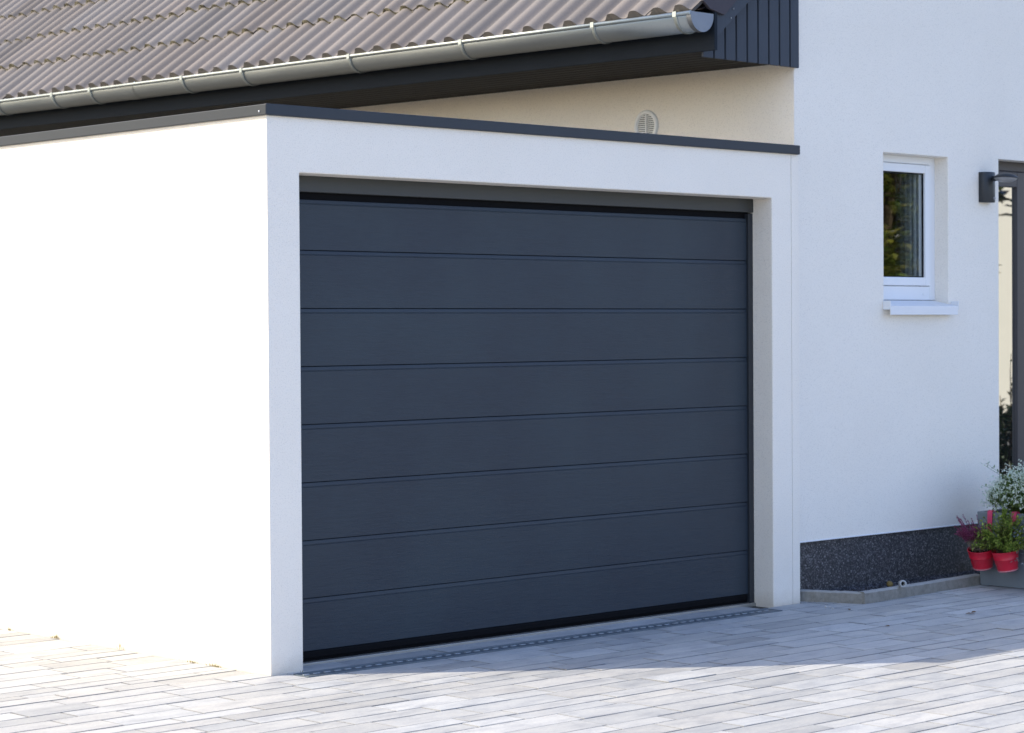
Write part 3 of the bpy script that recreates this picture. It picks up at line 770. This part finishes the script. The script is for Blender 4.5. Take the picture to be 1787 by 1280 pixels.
O2 = tuple(c2); BX = thing('boxwood_plant', O2, 'dense small-leaved green boxwood spreading out of the red pot', 'plant')
lf, st = MB(), MB()
for k in range(150):
    a = rv_.random()*6.283; el = rv_.uniform(.05, 1); rr_ = math.sqrt(1-el*el)
    sc_ = rv_.uniform(.75, 1.1)
    tip = c2 + Vector((-.02 + math.cos(a)*rr_*.140*sc_, math.sin(a)*rr_*.185*sc_, .005 + el*.225*sc_))
    b = c2 + Vector((rv_.gauss(0, .02), rv_.gauss(0, .02), -.01))
    mid = b.lerp(tip, .5) + Vector((0, 0, .015))
    st.tube([b, mid, tip], [.002, .0016, .0008], 4, (.6, .5, .3), False)
    dd = (tip-mid).normalized()
    for i in range(34):
        t = rv_.uniform(.25, 1.03); p = (b.lerp(mid, t*2) if t < .5 else mid.lerp(tip, t*2-1))
        c = .35 + .95*t*rv_.uniform(.7, 1.2); leafquad(lf, p, (rdir(.1) + dd*.9), Vector((0, 0, 1)), .021*rv_.uniform(.7, 1.2), .011, (c, c, c*.9))
lf.build('foliage', M['box_leaf'], BX, O2, attr=True); st.build('stems', M['bark'], BX, O2)

O3 = (px0-.09, -.72, .2); SL = thing('trailing_plant', O3, 'pale silvery trailing plant hanging at the right edge over the planter side', 'plant')
lf = MB(); st = MB()
for k in range(46):
    b = Vector((px0+.02, rv_.uniform(-.82, -.60), pz+.005)); tip = Vector((px0-rv_.uniform(.05, .15), b.y + rv_.gauss(.03, .04), rv_.uniform(.16, .38)))
    mid = Vector((px0-.05, b.y, pz+.01))
    st.tube([b, mid, tip], [.001, .001, .0006], 4, (1, 1, 1), False)
    for i in range(26):
        t = rv_.random(); p = mid.lerp(tip, t) + Vector((rv_.gauss(0, .008), rv_.gauss(0, .012), 0))
        c = rv_.uniform(.5, 1.2); leafquad(lf, p, rdir(-.2), Vector((0, 0, 1)), .019, .016, (c, c, c))
lf.build('foliage', M['silver_leaf'], SL, O3, attr=True); st.build('stems', M['silver_leaf'], SL, O3, attr=True)

# ------------------------------------------------------------------ small litter and weeds
def litter(kind, x, y, s, label, group):
    mb = MB(); rq2 = random.Random(int(abs(x*1000+y*377)))
    if kind == 'leaf':
        a = rq2.random()*6.28; d = Vector((math.cos(a), math.sin(a), 0)); n_ = Vector((-d.y, d.x, 0)); c = Vector((x, y, .004))
        L_ = [(-.5, 0, 0), (-.2, .26, .12), (.2, .22, .2), (.55, 0, .06), (.15, -.25, .15), (-.25, -.22, .05)]
        mb.face([c + d*u*s + n_*v_*s + Vector((0, 0, w_*s)) for u, v_, w_ in L_])
        o = mb.build('dry_leaf', M['dry_leaf'], None, (x, y, 0))
        sm = o.modifiers.new('thick', 'SOLIDIFY'); sm.thickness = .0015
        return tag(o, label, 'leaf', group)
    pebble(mb, (x, y, s*.5), s*.8, (1, 1, 1)); o = mb.build('pebble', M['pebble'], None, (x, y, 0)); return tag(o, label, 'pebble', group)
lg = 'dry leaf crumbs scattered on the shaded paving'
for (x, y, s) in ((4.02, -1.02, .050), (4.10, -.985, .032), (4.88, -1.12, .030), (4.72, -1.02, .026), (4.98, -1.10, .022), (3.30, -1.00, .028), (5.15, -1.35, .034), (4.45, -1.62, .028), (4.62, -1.28, .022), (5.25, -1.0, .026), (3.72, -.42, .03)):
    litter('leaf', x, y, s, 'tiny brown dry leaf crumb lying on the shaded grey paving', lg)
pg = 'pale pebbles on the shaded paving'
for (x, y, s) in ((3.72, -.255, .012), (3.745, -.262, .010), (3.70, -.32, .009), (4.62, -1.16, .013), (4.28, -1.10, .011), (4.50, -1.17, .009)):
    litter('pebble', x, y, s, 'tiny pale pebble lying on the shaded grey paving', pg)
wg = 'grass tufts at the foot of the sunlit wall'
for wx, wy, wh, nb in ((-.008, 1.215, .055, 6), (-.006, 1.82, .03, 20), (-.010, .42, .022, 34), (-.010, .60, .018, 26), (-.008, 2.25, .03, 10), (.155, -.040, .022, 4)):
    mb = MB()
    for k in range(nb):
        p = Vector((wx - abs(rv_.gauss(0, .004)), wy + rv_.gauss(0, .0008*nb), -.004)); leafquad(mb, p, Vector((rv_.gauss(-.25, .25), rv_.gauss(0, .35), 1)), Vector((1, 0, 0)), wh*rv_.uniform(.5, 1.2), .0035, (1, 1, 1))
    tag(mb.build('grass_tuft', M['grass'], None, (wx, wy, 0), attr=True), 'small dry grass tuft sprouting where the garage wall meets the paving', 'weed', wg)

# ------------------------------------------------------------------ what the panes mirror: garden across the drive
def tree(name, x, y, h, rad, n, mat, label, size, seed):
    rt = random.Random(seed); org = (x, y, 0); T = thing(name, org, label, 'tree', 'trees across the drive mirrored in the panes')
    m = MB(); top = Vector((x, y, h))
    m.tube([(x, y, -.05), (x+.03, y, h*.3), (x-.04, y+.05, h*.6), (x, y, h*.95)], [.14, .11, .08, .02], 10)
    lm_ = MB(); clumps = []
    for k in range(34):
        a = rt.random()*6.283; e = rt.uniform(-.7, 1); q = Vector((math.cos(a)*math.sqrt(1-e*e), math.sin(a)*math.sqrt(1-e*e), e)) * rt.uniform(.45, 1)
        c = Vector((x + q.x*rad, y + q.y*rad, h*.62 + q.z*h*.46)); clumps.append((c, rt.uniform(.25, .5)*rad, rt.uniform(.5, 1.35)))
        m.tube([(x, y, h*rt.uniform(.25, .7)), c], [.035, .008], 6)
    for c, r_, sh in clumps:
        for k in range(n//34):
            v = Vector((rt.gauss(0, 1), rt.gauss(0, 1), rt.gauss(0, .8))); v = v.normalized()*r_*rt.random()**.4
            b = sh*rt.uniform(.6, 1.3)
            leafquad(lm_, c+v, Vector((rt.gauss(0, 1), rt.gauss(0, 1), rt.gauss(-.2, .6))), Vector((0, 0, 1)), size*rt.uniform(.6, 1.3), size*.6, (b, b, b))
    m.build('trunk', M['bark'], T, org); lm_.build('crown', mat, T, org, attr=True)
tree('garden_tree', 12.35, -5.6, 4.6, 1.0, 9000, M['tree_leaf'], 'yellow-green garden tree mirrored in the small window pane', .13, 4)
tree('garden_tree', 17.3, -9.5, 7.0, 1.7, 9000, M['dark_leaf'], 'tall dark tree mirrored behind the lighter one in the window pane', .22, 8)
NO = (26, -16, 0); N = thing('neighbour_house', NO, 'cream rendered house across the drive mirrored in the entrance glass', 'house')
m = MB(); m.box(22.5, 33, -22, -14, -.05, 5.5); m.build('wall', M['cream'], N, NO)
m = MB(); m.prism([(22, -22.5, 5.5), (22, -13.5, 5.5), (22, -18, 9)], (11.5, 0, 0)); m.build('roof', M['redroof'], N, NO)
SO = (13.2, -4.4, 0); S = thing('garden_shrub', SO, 'dark shrub mirrored low in the entrance glass', 'shrub')
lf, st = MB(), MB(); rt = random.Random(31)
for k in range(3800):
    p = Vector((rt.uniform(12.0, 15.2), rt.uniform(-5.0, -4.1), rt.random()**.7*.72)); b = rt.uniform(.35, 1.1)
    leafquad(lf, p, Vector((rt.gauss(0, 1), rt.gauss(0, 1), rt.gauss(.2, .6))), Vector((0, 0, 1)), .10, .05, (b, b, b))
for k in range(40):
    x = rt.uniform(12.2, 15.0); a = Vector((x, -4.4, 0)); t_ = Vector((x + rt.gauss(0, .25), -4.4 + rt.gauss(0, .2), rt.uniform(.8, 1.35)))
    st.tube([a, t_], [.012, .004], 5)
    for j in range(12):
        leafquad(lf, a.lerp(t_, rt.uniform(.4, 1)), Vector((rt.gauss(0, 1), rt.gauss(0, 1), rt.gauss(.3, .6))), Vector((0, 0, 1)), .07, .03, (.6, .6, .6))
lf.build('foliage', M['dark_leaf'], S, SO, attr=True); st.build('stems', M['bark'], S, SO)

# ------------------------------------------------------------------ light
AZ = math.atan2(-.787, .617); EL = R(39.7)
world = bpy.data.worlds.new('World'); scene.world = world; world.use_nodes = True
nt = world.node_tree; bg = nt.nodes['Background']; sky = nt.nodes.new('ShaderNodeTexSky'); sky.sky_type = 'NISHITA'; sky.sun_disc = False
sky.sun_elevation = EL; sky.sun_rotation = AZ; sky.altitude = 100; sky.air_density = 1.0; sky.dust_density = 1.2; sky.ozone_density = 1.2
gain = nt.nodes.new('ShaderNodeMix'); gain.data_type = 'RGBA'; gain.blend_type = 'MULTIPLY'; gain.inputs[0].default_value = 1; 
tcw = nt.nodes.new('ShaderNodeTexCoord'); dt = nt.nodes.new('ShaderNodeVectorMath'); dt.operation = 'DOT_PRODUCT'
dt.inputs[1].default_value = (-.787*math.cos(EL), .617*math.cos(EL), math.sin(EL)); nt.links.new(tcw.outputs['Generated'], dt.inputs[0])
rmp = nt.nodes.new('ShaderNodeValToRGB'); rmp.color_ramp.elements[0].position = .15; rmp.color_ramp.elements[0].color = (.94, .93, 1.06, 1)
rmp.color_ramp.elements[1].position = .95; rmp.color_ramp.elements[1].color = (.92, .80, .62, 1); nt.links.new(dt.outputs['Value'], rmp.inputs[0])
g2 = nt.nodes.new('ShaderNodeMix'); g2.data_type = 'RGBA'; g2.blend_type = 'MULTIPLY'; g2.inputs[0].default_value = 1; g2.inputs[7].default_value = (2.55, 2.55, 2.62, 1)
nt.links.new(rmp.outputs[0], g2.inputs[6]); nt.links.new(g2.outputs[2], gain.inputs[7])
nt.links.new(sky.outputs[0], gain.inputs[6]); nt.links.new(gain.outputs[2], bg.inputs[0]); bg.inputs[1].default_value = .15
sd = bpy.data.lights.new('sun', 'SUN'); sd.energy = 5.0; sd.angle = R(.5); sd.color = (1, .89, .72)
so = bpy.data.objects.new('sun', sd); col.objects.link(so); so.location = (-6, 6, 10)
tosun = Vector((-.787*math.cos(EL), .617*math.cos(EL), math.sin(EL)))
so.rotation_euler = tosun.to_track_quat('Z', 'Y').to_euler()

# ------------------------------------------------------------------ camera (solved from the photograph's vanishing points)
cam = bpy.data.cameras.new('camera'); co = bpy.data.objects.new('camera', cam); col.objects.link(co)
yaw, pitch, roll = .8122, -.0172, -.0064
f = Vector((math.cos(pitch)*math.cos(yaw), math.cos(pitch)*math.sin(yaw), math.sin(pitch)))
r = f.cross(Vector((0, 0, 1))).normalized(); u = r.cross(f)
r2 = r*math.cos(roll) + u*math.sin(roll); u2 = -r*math.sin(roll) + u*math.cos(roll)
mt = Matrix((r2, u2, -f)).transposed().to_4x4(); mt.translation = (-6.3379, -8.3076, 1.592)
co.matrix_world = mt
cam.sensor_fit = 'HORIZONTAL'; cam.sensor_width = 36; cam.lens = 36*3960.1/1787; cam.clip_end = 1000; cam.clip_start = .1
cam.dof.use_dof = True; cam.dof.focus_distance = 11.0; cam.dof.aperture_fstop = 4.5
scene.camera = co
scene.view_settings.view_transform = 'Standard'; scene.view_settings.look = 'None'; scene.view_settings.exposure = 0; scene.view_settings.gamma = 1
scene.render.engine = 'CYCLES'; scene.cycles.use_denoising = True
scene.cycles.max_bounces = 8; scene.cycles.diffuse_bounces = 5
